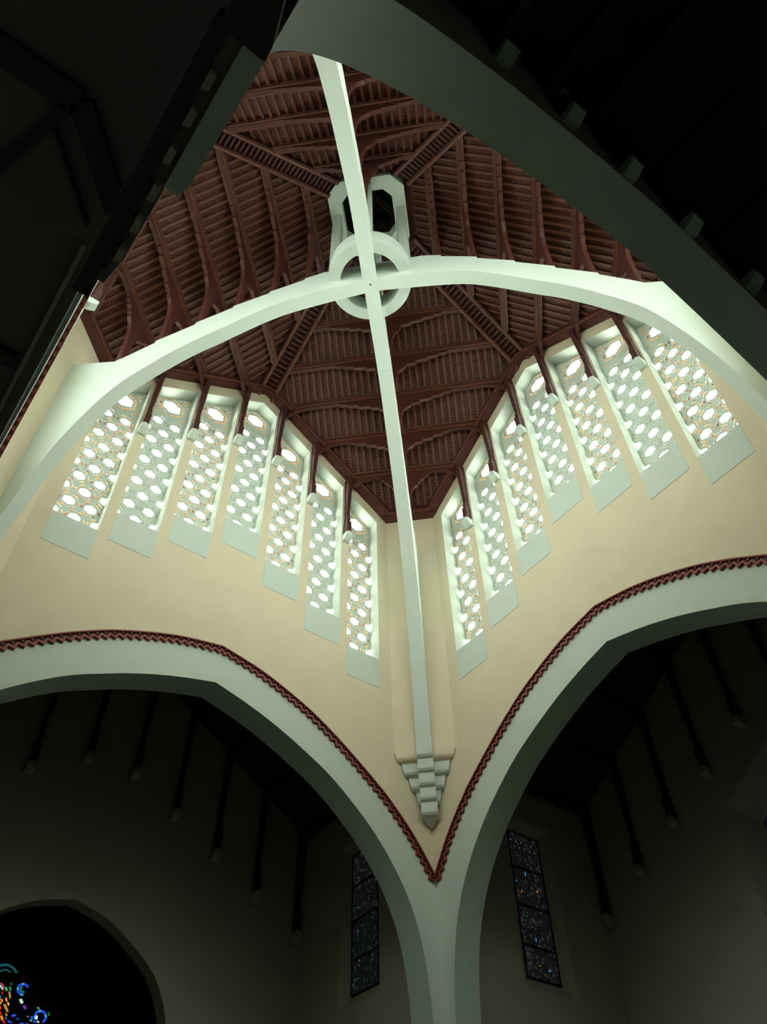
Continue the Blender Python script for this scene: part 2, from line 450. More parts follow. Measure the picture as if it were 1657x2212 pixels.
# ------------------------------------------------------------------ carved zigzag trims along the arches
def make_trim(side, name, label):
    dz = 0.041 if side.startswith('near') else 0.0
    root = empty(name, SP(side, 0, 0, 1.389 + dz)); tag(root, label, 'trim', kind='structure')
    inv = Matrix.Translation(-root.location)
    rail, back, chev, boss = MB(), MB(), MB(), MB()
    for sg in (-1, 1):
        pl = ARCH_OUT; d = [0]
        for p, r in zip(pl, pl[1:]): d.append(d[-1] + math.dist(p, r))
        tot = d[-1]
        def at(s, n, o):                      # s along, n inward from the outer edge, o proud of the wall
            s = min(max(s, 0), tot)
            u = interp(d, [p[0] for p in pl], s); z = interp(d, [p[1] for p in pl], s)
            e = 1e-3; s0, s1 = max(0, s - .02), min(tot, s + .02)
            tu = interp(d, [p[0] for p in pl], s1) - interp(d, [p[0] for p in pl], s0); tz = interp(d, [p[1] for p in pl], s1) - interp(d, [p[1] for p in pl], s0)
            l = math.hypot(tu, tz); tu /= l; tz /= l
            uu = max(u + tz * n, 0.0) if s < .05 else min(u + tz * n, HALF - .0005)
            return inv @ SP(side, sg * uu, -o, z - tu * n + dz)
        nt = 38; st = tot / nt
        ss = [tot * k / (nt * 2) for k in range(nt * 2 + 1)]
        def solid(mb, inner, outer, pr):
            A = [at(s, inner(k), pr) for k, s in enumerate(ss)]; B = [at(s, outer(k), pr) for k, s in enumerate(ss)]
            A0 = [at(s, inner(k), 0) for k, s in enumerate(ss)]; B0 = [at(s, outer(k), 0) for k, s in enumerate(ss)]
            mb.strip(A, B); mb.strip(A0, A); mb.strip(B, B0)
        solid(rail, lambda k: 0, lambda k: .0035, .009)
        solid(back, lambda k: .003, lambda k: .0105 if k % 2 == 0 else .0195, .003)
        solid(chev, lambda k: .0075 if k % 2 == 0 else .0165, lambda k: .0140 if k % 2 == 0 else .0245, .0075)
        for k in range(1, nt * 2, 2):
            s = ss[k]; r = .0021
            a = [at(s - r, .0065 - r, .003), at(s + r, .0065 - r, .003), at(s + r, .0065 + r, .003), at(s - r, .0065 + r, .003)]
            b = [at(s - r, .0065 - r, .007), at(s + r, .0065 - r, .007), at(s + r, .0065 + r, .007), at(s - r, .0065 + r, .007)]
            boss.box8(a, b)
    rail.build('rail', 'red', root); back.build('backing', 'redback', root); chev.build('chevron_band', 'red', root)
    tag(boss.build('bosses', 'red', root), kind='stuff')
make_trim('left', 'trim_1', 'red carved zigzag trim edging the arch of the left wall')
make_trim('right', 'trim_2', 'red carved zigzag trim edging the arch of the right wall')
make_trim('near_left', 'trim_3', 'dark zigzag trim of the near arch seen edge-on at the left side')

# ------------------------------------------------------------------ crossed ribs, ring, pillars, lantern frame
CX = -0.011
RB = catmull([(0, 2.402), (.156, 2.375), (.283, 2.343), (.372, 2.293), (.485, 2.208), (.56, 2.153), (.65, 2.065), (.743, 1.945), (.81, 1.775), (.85, 1.62), (.880, 1.44), (.893, 1.33), (.898, 1.265)], 4)
RT = [(0, 2.512), (.163, 2.508), (.224, 2.487), (.225, 2.477), (.336, 2.430), (.337, 2.419), (.447, 2.362), (.448, 2.351), (.558, 2.282), (.559, 2.270), (.669, 2.197), (.670, 2.185), (.777, 2.098), (.93, 2.098)]
def rtop(a):
    return interp([p[0] for p in RT], [p[1] for p in RT], a)
def make_rib(name, label, axis):
    hw = .0225
    mb = MB()
    us = sorted(set([round(p[0], 4) for p in RB] + [p[0] for p in RT[:-1]]))
    us = [a for a in us if a <= .898]
    st = [-a for a in us[::-1]] + us[1:]
    rb = lambda a: interp([p[0] for p in RB], [p[1] for p in RB], abs(a))
    def pos(a, s, z):
        if axis == 'x':
            t = .020 * max(-1, min(1, a / .3)) * (1 if abs(a) < .75 else max(0, (.898 - abs(a)) / .148))
            return W(a, s, z + t)
        return W(CX * (1 - abs(a) / .91) + s, a, z)
    rings = []
    for a in st: rings.append((pos(a, -hw, rb(a)), pos(a, hw, rb(a)), pos(a, hw, rtop(abs(a))), pos(a, -hw, rtop(abs(a)))))
    # tails built into the chamfer
    for sg in (-1, 1):
        tail = []
        for a, z0, z1 in ((.898, 1.265, 2.098), (.935, 1.265, 2.098)):
            a *= sg
            tail.append((pos(a, -hw, z0), pos(a, hw, z0), pos(a, hw, z1), pos(a, -hw, z1)))
        rings = ([tail[1]] + rings) if sg < 0 else (rings + [tail[1]])
    for A, B in zip(rings, rings[1:]):
        for k in range(4): mb.poly([A[k], A[(k + 1) % 4], B[(k + 1) % 4], B[k]])
    mb.poly(rings[0]); mb.poly(rings[-1])
    return tag(mb.build(name, 'white'), label, 'rib')
rib1 = make_rib('diagonal_rib', 'white arched rib spanning from the left corner to the right corner', 'x')
rib2 = make_rib('diagonal_rib', 'white arched rib running from the far corner overhead to the near corner', 'y')
# small dark hole at the crossing of the ribs
hb = MB(); cc = W(CX, -.002, 2.3995); n = 10
hb.prism([cc + Vector((.028 * math.cos(t * 2 * math.pi / n), .028 * math.sin(t * 2 * math.pi / n), -.004)) for t in range(n)],
         [cc + Vector((.028 * math.cos(t * 2 * math.pi / n), .028 * math.sin(t * 2 * math.pi / n), .02)) for t in range(n)])
hb.build('lamp_hole', 'bar', rib2)

rg = MB(); n = 72; ro, ri, z0, z1 = .133, .096, 2.418, 2.500
pr = [[W(CX + r * math.cos(t * 2 * math.pi / n), r * math.sin(t * 2 * math.pi / n) - .004, z) for r, z in ((ri, z0), (ro, z0), (ro, z1), (ri, z1))] for t in range(n)]
for t in range(n):
    A, B = pr[t], pr[(t + 1) % n]
    for k_ in range(4): rg.poly([A[k_], A[(k_ + 1) % 4], B[(k_ + 1) % 4], B[k_]])
tag(rg.build('ring', 'white'), 'white plaster ring encircling the crossing point of the two ribs', 'ring')

names = ['standing on the left of the ring', 'standing on the right of the ring', 'on the far side of the ring', 'on the near side of the ring, half hidden by the rib']
for (dx, dy), nm in zip(((-1, 0), (1, 0), (0, 1), (0, -1)), names):
    base = W(CX + dx * .118, dy * .118 - .004, 2.495)
    e = empty('pillar', base); tag(e, 'short white pillar carrying the octagonal frame, ' + nm, 'pillar', 'pillars between the ring and the octagonal frame')
    rad = Vector((dx, dy, 0)); tan = Vector((-dy, dx, 0))
    mb = MB(); H = (2.985 - 2.495) * S; hw, hd = .026 * S, .015 * S
    mb.box8([-tan * hw - rad * hd, tan * hw - rad * hd, tan * hw + rad * hd, -tan * hw + rad * hd],
            [p + Vector((0, 0, H)) for p in (-tan * hw - rad * hd, tan * hw - rad * hd, tan * hw + rad * hd, -tan * hw + rad * hd)])
    mb.build('shaft', 'white', e)
    nb = MB()                                 # round-headed raised panel on the inner face
    for sg in (-1, 1):
        w2 = .014 * S; top = H * .80
        pts = [(-w2, 0), (w2, 0)] + [(w2 * math.cos(a * math.pi / 8), top + w2 * math.sin(a * math.pi / 8)) for a in range(9)]
        f = [rad * (sg * (hd + .03)) + tan * a + Vector((0, 0, b)) for a, b in pts]; bk = [rad * (sg * hd) + tan * a + Vector((0, 0, b)) for a, b in pts]
        nb.prism(f, bk)
    nb.build('panel', 'soffit', e)

def octpts(h, c, z, cx=CX, cy=-.006):
    p = [(h - c, -h), (h, -h + c), (h, h - c), (h - c, h), (-h + c, h), (-h, h - c), (-h, -h + c), (-h + c, -h)]
    return [W(cx + a, cy + b, z) for a, b in p]
oc = empty('lantern_frame', W(CX, 0, 2.975)); tag(oc, 'white octagonal frame around the dark opening at the roof peak', 'frame')
off = Matrix.Translation(-oc.location)
mb = MB()
A, B, Cc, D = octpts(.142, .046, 2.972), octpts(.094, .030, 2.972), octpts(.094, .030, 3.045), octpts(.142, .046, 3.045)
for k_ in range(8):
    j = (k_ + 1) % 8
    for X, Y in ((A, B), (B, Cc), (Cc, D), (D, A)): mb.poly([off @ X[k_], off @ X[j], off @ Y[j], off @ Y[k_]])
mb.build('frame', 'white', oc)
mb = MB(); A, B = octpts(.10, .032, 3.045), octpts(.10, .032, 3.28)
for k_ in range(8): mb.poly([off @ A[k_], off @ A[(k_ + 1) % 8], off @ B[(k_ + 1) % 8], off @ B[k_]])
mb.poly([off @ p for p in B]); mb.build('shaft_lining', 'dark', oc)
mb = MB(); n = 16; ctr = off @ W(CX, -.006, 3.24)
mb.prism([ctr + Vector((.16 * math.cos(t * 2 * math.pi / n), .16 * math.sin(t * 2 * math.pi / n), 0)) for t in range(n)],
         [ctr + Vector((.16 * math.cos(t * 2 * math.pi / n), .16 * math.sin(t * 2 * math.pi / n), .3)) for t in range(n)])
mb.build('boss', 'beam', oc)
for q_ in range(4):
    a = math.pi / 4 + q_ * math.pi / 2; d = Vector((math.cos(a), math.sin(a), 0)); sd = Vector((-d.y, d.x, 0)); mb = MB()
    for s2 in (-1, 1): mb.bar(ctr + d * .15 + sd * (s2 * .06), ctr + d * .95 + sd * (s2 * .06) + Vector((0, 0, -.25)), sd, Vector((0, 0, 1)), .03, .06)
    for t in range(6): 
        p = ctr + d * (.25 + .12 * t) + Vector((0, 0, -.03 * t)); mb.bar(p - sd * .06, p + sd * .06, d, Vector((0, 0, 1)), .03, .04)
    mb.build('ladder_brace', 'rail', oc)

# ------------------------------------------------------------------ stepped corbels under the ribs
def make_muqarnas(ang, label):
    root = empty('stepped_corbel', Matrix.Rotation(math.radians(ang), 4, 'Z') @ W(0, .95, 1.09)); root.rotation_euler.z = math.radians(ang)
    tag(root, label, 'corbel', 'stepped corbels under the ribs')
    inv = Matrix.Translation(-W(0, .95, 1.09))
    nt = 5; hz = .0375
    def block(mb, x0, x1, t0, t1, yf, z, h):  # rounded overhanging nose; narrows from x0..x1 at the top to t0..t1 at the bottom
        prof = [(.0, 0), (.012, .0), (.005, .08), (.001, .22), (0, .42), (0, 1.0)]
        F_, B_ = [], []
        lo = []
        for dy, f in prof[1:]:
            a, b = t0 + (x0 - t0) * f, t1 + (x1 - t1) * f
            lo.append((a, b, yf + dy, z + h * f))
        for (a, b, y, zz), (a2, b2, y2, z2) in zip(lo, lo[1:]):
            mb.poly([inv @ W(a, y, zz), inv @ W(b, y, zz), inv @ W(b2, y2, z2), inv @ W(a2, y2, z2)])
        yb = .992
        for e in (0, 1):
            mb.poly([inv @ W(l[e], l[2], l[3]) for l in lo] + [inv @ W(lo[-1][e], yb, lo[-1][3]), inv @ W(lo[0][e], yb, lo[0][3])])
        a, b, y, zz = lo[0]; mb.poly([inv @ W(a, y, zz), inv @ W(b, y, zz), inv @ W(b, yb, zz), inv @ W(a, yb, zz)])
        a, b, y, zz = lo[-1]; mb.poly([inv @ W(a, y, zz), inv @ W(b, y, zz), inv @ W(b, yb, zz), inv @ W(a, yb, zz)])
    hwid = [.0885, .070, .053, .037, .022, .008]
    for i in range(nt):
        z = CHZ + .012 - hz * (i + 1)
        yf = .9085 + .0155 * i
        if i < 4:
            for sg in (-1, 1):
                mb = MB()
                block(mb, sg * .0215, sg * hwid[i], sg * .0215, sg * max(hwid[i] - .008, .0225), yf, z, hz); mb.build('side_tier', 'cream' if i == 0 else 'white', root)
        mb = MB(); block(mb, -.0225, .0225, -.0225, .0225, .8945 + .0125 * i, z, hz); mb.build('centre_tier', 'white', root)
    mb = MB()
    z = CHZ + .012 - hz * nt
    y0 = .8945 + .0125 * (nt - 1) + .012
    a = [inv @ W(-.0225, y0, z), inv @ W(.0225, y0, z), inv @ W(.0225, .978, z), inv @ W(-.0225, .978, z)]
    b = [inv @ W(-.003, .985, z - .016), inv @ W(.003, .985, z - .016), inv @ W(.003, .996, z - .016), inv @ W(-.003, .996, z - .016)]
    mb.box8(a, b); mb.build('drop', 'white', root)
make_muqarnas(0, 'white stepped corbel ending the rib in the far corner')
make_muqarnas(90, 'stepped corbel under the rib in the left corner')
make_muqarnas(270, 'stepped corbel under the rib in the right corner')

# ------------------------------------------------------------------ timber ceiling: four diamond slopes (built once towards +Y, then turned)
BEAMS = [.777, .666, .5555, .4445, .333, .222]
def xlim(y):                                  # half width of the slope at y
    return min(1 - y, y)
MESHES = {}
def slope_mesh(key, fn):
    if key not in MESHES: MESHES[key] = fn()
    return MESHES[key]

def deck_mesh():
    mb = MB()
    ys = [.91, .80, .70, .60, .50, .40, .30, .20, .13]
    A = [W(-max(xlim(y), .0) - (.0 if y <= .9 else 0), y, zroof(y) + .0105) for y in ys]
    B = [W(max(xlim(y), .0), y, zroof(y) + .0105) for y in ys]
    mb.strip(A, B); return mb.mesh('ceiling_boards', 'deck')

def beam_mesh(y):
    X = (1 - y) if y > .5 else y - .045
    wall_end = y > .5
    zr = zroof(y) + .004
    drop = zr - rtop(y) - .004
    prof = []                                 # lower edge from centre outwards (x, depth)
    leg = [(0, drop), (.0125, drop), (.0135, drop * .72), (.0165, drop * .56), (.023, drop * .44), (.032, drop * .37), (.045, max(.108, drop * .33)), (.058, .104), (.059, .092), (.093, .088), (.094, .076), (.14, .070), (.141, .058), (.183, .053), (.184, .044), (.215, .041), (.216, .033), (.24, .030)]
    lim = X - .115 if wall_end else X - .02
    k0 = min(1.0, (lim - .045) / .2)
    leg = [(a if a <= .045 else .045 + (a - .045) * k0, max(d, .030)) for a, d in leg]
    leg = [p for p in leg if p[0] < lim]
    leg.append((leg[-1][0] + .001, .030))
    prof += leg
    if wall_end:
        prof += [(max(X - .105, leg[-1][0] + .004), .030), (max(X - .085, leg[-1][0] + .006), .034), (X - .055, .045), (X - .04, .060), (X - .03, .063), (X - .028, .076), (X, .080)]
    else: prof += [(X, .030)]
    mb = MB()
    t = .0065
    up = [(x, 0.0) for x, d in prof]
    for sg in (-1, 1):
        for (xa, da), (xb, db) in zip(prof, prof[1:]):
            if xb - xa < 1e-5: continue
            f = [W(sg * xa, y - t, zr - da), W(sg * xb, y - t, zr - db), W(sg * xb, y - t, zr), W(sg * xa, y - t, zr)]
            b = [W(sg * xa, y + t, zr - da), W(sg * xb, y + t, zr - db), W(sg * xb, y + t, zr), W(sg * xa, y + t, zr)]
            mb.poly(f); mb.poly(b); mb.poly([f[0], f[1], b[1], b[0]])
    for sg in (-1, 1):
        x = sg * prof[-1][0]; d = prof[-1][1]
        mb.poly([W(x, y - t, zr - d), W(x, y + t, zr - d), W(x, y + t, zr), W(x, y - t, zr)])
    return mb.mesh('tie_beam', 'beam')

def moulding_mesh(y):
    X = (1 - y) if y > .5 else y - .045
    mb = MB(); zr = zroof(y) + .004
    for dz_, w, h in ((-.008, .0145, .008), (-.024, .0115, .006)):
        mb.box(W(-X, y - w, zr + dz_), W(X, y + w, zr + dz_ + h))
    return mb.mesh('moulding', 'rail')

def batten_list():
    out = []
    ys = [.905] + BEAMS + [.15]
    SPC = .0268
    for bi, (ya, yb) in enumerate(zip(ys, ys[1:])):
        n = int(.52 / SPC)
        for k_ in range(-n, n + 1):
            x = (k_ + .5) * SPC
            hi = min(ya - .010, 1 - abs(x) - .012); lo = max(yb + .010, abs(x) + .045)
            if hi - lo < .016: continue
            out.append((x, lo, hi))
    return out
BAT = batten_list()
BMESH = {}
def batten_mesh(L):
    key = round(L, 4)
    if key not in BMESH:
        mb = MB(); w = .0046; h = .010
        dz_ = -.91 * L                        # local: starts at the upper (low y) end
        mb.box8([(-w * S, 0, 0), (w * S, 0, 0), (w * S, 0, h * S), (-w * S, 0, h * S)], [(-w * S, L * S, dz_ * S), (w * S, L * S, dz_ * S), (w * S, L * S, (dz_ + h) * S), (-w * S, L * S, (dz_ + h) * S)])
        BMESH[key] = mb.mesh('batten', 'batten')
    return BMESH[key]

def eave_mesh(sg):
    mb = MB()
    a, b = (.035 * Q, .035 * Q), None
    p0 = W(sg * .5, .5, zgable(0)); p1 = W(sg * .09, .91, zgable(CH))
    inn = Vector((-sg * Q, -Q, 0))            # into the tower
    up = Vector((0, 0, 1))
    A, B = p0 + inn * (.016 * S) - up * (.002 * S), p1 + inn * (.016 * S) - up * (.002 * S)
    mb.bar(A, B, inn, up, .032 * S, .040 * S)
    return mb.mesh('eave_board', 'beam')
def eave_rail_mesh(sg):
    mb = MB(); inn = Vector((-sg * Q, -Q, 0)); up = Vector((0, 0, 1))
    A, B = W(sg * .5, .5, zgable(0)) + inn * (.034 * S) + up * (.006 * S), W(sg * .09, .91, zgable(CH)) + inn * (.034 * S) + up * (.006 * S)
    mb.bar(A, B, inn, up, .006 * S, .008 * S)
    return mb.mesh('eave_moulding', 'rail')
def corner_mesh():
    mb = MB(); z = zgable(CH)
    mb.box(W(-.094, .878, z - .002), W(.094, .912, z + .042)); return mb.mesh('corner_board', 'beam')
def corner_rail_mesh():
    mb = MB(); z = zgable(CH)
    mb.box(W(-.08, .872, z + .006), W(.08, .880, z + .015)); return mb.mesh('corner_moulding', 'rail')

for ang, nm, lb in ((0, 'ceiling_far', 'dark red timber ceiling slope above the far corner with stepped tie beams'),
                    (90, 'ceiling_left', 'dark timber ceiling slope on the left behind the rib'),
                    (270, 'ceiling_right', 'dark timber ceiling slope on the right behind the rib'),
                    (180, 'ceiling_near', 'shaded timber ceiling slope at the top beneath the near arch')):
    root = empty(nm); root.rotation_euler.z = math.radians(ang); tag(root, lb, 'ceiling', kind='structure')
    link('ceiling_boards', slope_mesh('deck', deck_mesh), root)
    for y in BEAMS:
        b = link('tie_beam', slope_mesh(('beam', y), lambda: beam_mesh(y)), root)
        link('moulding', slope_mesh(('mould', y), lambda: moulding_mesh(y)), b)
    for sg in (-1, 1):
        e = link('eave_board', slope_mesh(('eave', sg), lambda: eave_mesh(sg)), root)
        link('eave_moulding', slope_mesh(('eaver', sg), lambda: eave_rail_mesh(sg)), e)
    e = link('corner_board', slope_mesh('corner', corner_mesh), root); link('corner_moulding', slope_mesh('cornerr', corner_rail_mesh), e)
    for x, lo, hi in BAT:
        o = link('batten', batten_mesh(hi - lo), root); o.location = W(x, lo, zroof(lo))

# hips: twin rafters with a ladder of rungs between them
HIPN = {45: ('right', 'above the middle window of the right wall'), 135: ('left', 'above the middle window of the left wall'),
        225: ('near left', 'at the upper left'), 315: ('near right', 'at the upper right')}
for ang in (45, 135, 225, 315):
    d = Vector((math.cos(math.radians(ang)), math.sin(math.radians(ang)), 0)); sd = Vector((-d.y, d.x, 0)); up = Vector((0, 0, 1))
    root = empty('hip_rafter', W(d.x * .7071, d.y * .7071, 2.65)); tag(root, 'ladder-like twin hip rafter ' + HIPN[ang][1], 'rafter', 'hip rafters of the timber ceiling')
    inv = Matrix.Translation(-root.location)
    P = lambda r, s2, dz_: inv @ (W(d.x * r, d.y * r, zroof(r * Q) + dz_) + sd * (s2 * S))
    r0, r1 = .7071, .175
    for s2 in (-1, 1):
        mb = MB(); mb.bar(P(r0, s2 * .030, -.044), P(r1, s2 * .030, -.044), sd, up, .017 * S, .042 * S); r_ = mb.build('rafter', 'beam', root)
        mb = MB()
        mb.bar(P(r0, s2 * .030, -.050), P(r1, s2 * .030, -.050), sd, up, .0075 * S, .007 * S); mb.build('bead', 'rail', r_)
    mb = MB(); mb.bar(P(r0, 0, -.012), P(r1, 0, -.012), sd, up, .055 * S, .006 * S); mb.build('back_board', 'beam', root)
    mb = MB(); mb.box((-.0035 * S, -.0225 * S, -.006 * S), (.0035 * S, .0225 * S, .006 * S)); me = mb.mesh('rung', 'beam')
    n = 31
    for k_ in range(n):
        r = r1 + .02 + (r0 - r1 - .03) * k_ / (n - 1)
        o = link('rung', me, root); o.location = P(r, 0, -.026); o.rotation_euler.z = math.radians(ang)

# ------------------------------------------------------------------ wall posts with white corbels
def post_meshes():
    sh = MB()
    prof = [(-.14, .010, .020), (.0, .0100, .020), (.012, .0100, .020), (.018, .0075, .016), (.035, .0085, .017), (.050, .0070, .015), (.10, .0075, .016), (.30, .0085, .020)]
    # bottom block, then slimmer carved shaft: (z, half width, depth)
    lev = [(.0, .0095, .024), (.070, .0095, .024), (.076, .0070, .018), (.088, .0082, .020), (.100, .0066, .016), (.145, .0068, .016), (.152, .0084, .020), (.160, .0072, .018), (.42, .0080, .026)]
    return lev
LEV = post_meshes()
PM = {}
def make_post(side, u, zc, ztop_, label, group, mats=('post', 'white'), name='wall_post', off=0.0, dirn=-1):
    root = empty(name, SP(side, u, off, zc)); tag(root, label, 'post', group)
    ev, ov = SV(side, 1, 0, 0), SV(side, 0, dirn, 0); up = Vector((0, 0, 1))
    key = (side, round(ztop_ - zc, 3), dirn)
    if key not in PM:
        H = ztop_ - zc
        sh = MB(); lev = [(z * (1 if z < .2 else 1), w, dp) for z, w, dp in LEV if z < H - .03] + [(H, .0085, .030)]
        rings = [[ev * (-w * S) + up * (z * S), ev * (w * S) + up * (z * S), ev * (w * S) + ov * (dp * S) + up * (z * S), ev * (-w * S) + ov * (dp * S) + up * (z * S)] for z, w, dp in lev]
        for A, B in zip(rings, rings[1:]):
            for k_ in range(4): sh.poly([A[k_], A[(k_ + 1) % 4], B[(k_ + 1) % 4], B[k_]])
        sh.poly(rings[0]); sh.poly(rings[-1])
        cb = MB(); w = .0130
        house = [(-w, -.010), (w, -.010), (w, .004), (0, .012), (-w, .004)]
        cb.prism([ev * (a * S) + ov * (.029 * S) + up * (z * S) for a, z in house], [ev * (a * S) + up * (z * S) for a, z in house])
        q4 = lambda dp, z: [ev * (-w * S) + up * (z * S), ev * (w * S) + up * (z * S), ev * (w * S) + ov * (dp * S) + up * (z * S), ev * (-w * S) + ov * (dp * S) + up * (z * S)]
        cb.box8(q4(.029, -.010), q4(.010, -.024))
        PM[key] = (sh.mesh('shaft', mats[0]), cb.mesh('corbel', mats[1]))
    link('shaft', PM[key][0], root); link('corbel', PM[key][1], root)
    return root
ORD6 = ['first and second', 'second and third', 'third and fourth', 'fourth and fifth', 'fifth and sixth', 'sixth and seventh']
for side in ('left', 'right', 'near_left'):
    for i in range(6):
        u = (i - 2.5) * PITCH
        zc = 2.260 - .0985 * (abs(i - 2.5) - .5)
        where = {'left': 'left wall', 'right': 'right wall', 'near_left': 'edge-on wall'}[side]
        make_post(side, u, zc + .012, zgable(u) - .01, 'red-brown post on white corbel between %s windows of the %s' % (ORD6[i], where), 'wall posts between the lattice windows')

# ------------------------------------------------------------------ dark arms beyond the arches
def make_arm(side, tagname, nm):
    D = .70; E = .725; ZR, ZE = 1.86, 1.38   # the wall runs up past the roof
    end = MB()
    if side == 'left':                        # pointed arch through the end wall
        arc = catmull([(0, .972), (.10, .945), (.18, .90), (.262, .838), (.310, .765), (.335, .68), (.345, .55)], 4) + [(.345, -.2)]
        n = len(arc)
        for sg in (-1, 1):
            top = []
            for k_ in range(n):
                t = k_ / (n - 1); u = E * min(1, t * 1.25); top.append((u, ZR - (ZR - ZE) * u / E if t < .8 else ZE - (ZE + .2) * (t - .8) / .2))
            end.strip([SP(side, sg * u, D, z) for u, z in arc], [SP(side, sg * u, D, z) for u, z in top])
    else:
        zs0, zs1, hw = .45, 1.155, .222       # opening for the stained window
        for sg in (-1, 1):
            end.poly([SP(side, sg * hw, D, -.2), SP(side, sg * E, D, -.2), SP(side, sg * E, D, ZE), SP(side, sg * hw, D, ZR - (ZR - ZE) * hw / E)])
            end.poly([SP(side, 0, D, zs1 + .14), SP(side, sg * hw, D, zs1), SP(side, sg * hw, D, ZR - (ZR - ZE) * hw / E), SP(side, 0, D, ZR)])
            end.poly([SP(side, 0, D, -.2), SP(side, sg * hw, D, -.2), SP(side, sg * hw, D, zs0), SP(side, 0, D, zs0)])
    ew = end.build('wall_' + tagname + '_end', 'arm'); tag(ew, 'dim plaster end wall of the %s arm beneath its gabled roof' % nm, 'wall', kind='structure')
    if side == 'left':
        b = MB()
        for sg in (-1, 1): b.strip([SP(side, sg * u, D, z) for u, z in arc], [SP(side, sg * u, D + .05, z) for u, z in arc])
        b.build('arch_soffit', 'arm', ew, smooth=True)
    else:
        b = MB(); hw2, k2 = .165, .72
        ring = lambda hw, z0_, z1_, pk, o: [SP(side, -hw, o, z0_), SP(side, hw, o, z0_), SP(side, hw, o, z1_), SP(side, 0, o, z1_ + pk), SP(side, -hw, o, z1_)]
        A, B = ring(hw, zs0, zs1, .14, D), ring(hw2, zs0 + .05, zs1 - .05, .11, D + .06)
        for k_ in range(5): b.poly([A[k_], A[(k_ + 1) % 5], B[(k_ + 1) % 5], B[k_]])
        b.build('splayed_reveal', 'arm', ew)
    ZR, ZE = 1.83, 1.35
    # side walls with one tall stained window on the side next to the far corner
    sw = 1 if side == 'left' else -1
    for sg in (-1, 1):
        b = MB()
        if sg == sw:
            o0, o1, z0, z1 = (.305, .440, .79, 1.195) if side == 'left' else (.335, .470, .785, 1.205)
            g = .03
            R_ = lambda oa, ob, za, zb: b.poly([SP(side, sg * E, oa, za), SP(side, sg * E, ob, za), SP(side, sg * E, ob, zb), SP(side, sg * E, oa, zb)])
            R_(T, o0 - g, -.2, ZE); R_(o1 + g, D, -.2, ZE); R_(o0 - g, o1 + g, -.2, z0 - g); R_(o0 - g, o1 + g, z1 + g, ZE)
            wl_ = b.build('wall_%s_side' % tagname, 'arm'); tag(wl_, 'dim side wall of the %s arm holding a tall leaded window' % nm, 'wall', kind='structure')
            rv = MB()
            A = [(o0 - g, z0 - g), (o1 + g, z0 - g), (o1 + g, z1 + g), (o0 - g, z1 + g)]; B = [(o0, z0), (o1, z0), (o1, z1), (o0, z1)]
            for k_ in range(4):
                j = (k_ + 1) % 4
                rv.poly([SP(side, sg * E, *A[k_]), SP(side, sg * E, *A[j]), SP(side, sg * (E + .025), *B[j]), SP(side, sg * (E + .025), *B[k_])])
            rv.build('splayed_reveal', 'arm', wl_)
            make_leaded(side, sg * (E + .024), o0, o1, z0, z1, sg)
        else:
            b.poly([SP(side, sg * E, T, -.2), SP(side, sg * E, D, -.2), SP(side, sg * E, D, ZE), SP(side, sg * E, T, ZE)])
            tag(b.build('wall_%s_outer' % tagname, 'arm'), 'unlit outer side wall of the %s arm' % nm, 'wall', kind='structure')
    rf = MB()
    for sg in (-1, 1): rf.poly([SP(side, 0, T, ZR), SP(side, sg * (E + .01), T, ZE), SP(side, sg * (E + .01), D, ZE), SP(side, 0, D, ZR)])
    ro_ = rf.build('ceiling_' + tagname, 'dark'); tag(ro_, 'black timber roof of the %s arm seen through its arch' % nm, 'ceiling', kind='structure')
    us = [(k_ - 4.5) * PITCH for k_ in range(10)]
    for u in us:
        if abs(u) > E - .015: continue
        z = ZR - (ZR - ZE) * abs(u) / E
        b = MB(); b.bar(SP(side, u, T, z - .03), SP(side, u, D, z - .03), SV(side, 1, 0, 0), Vector((0, 0, 1)), .018 * S, .03 * S); b.build('purlin', 'dark', ro_)
    ordn = ['first', 'second', 'third', 'fourth', 'fifth', 'sixth', 'seventh', 'eighth', 'ninth', 'tenth']
    for k_, u in enumerate(us):
        if abs(u) > E - .01: continue
        zc = 1.385 - .565 * (abs(u) - .0785) - (.02 if side == 'right' else 0) - .005
        make_post(side, u, zc, ZR - (ZR - ZE) * abs(u) / E - .01, 'shadowy %s wall post from the left on end wall of %s arm' % (ordn[k_], nm), 'dark posts on the %s arm end wall' % nm, mats=('dark', 'arm'), off=D - .002)

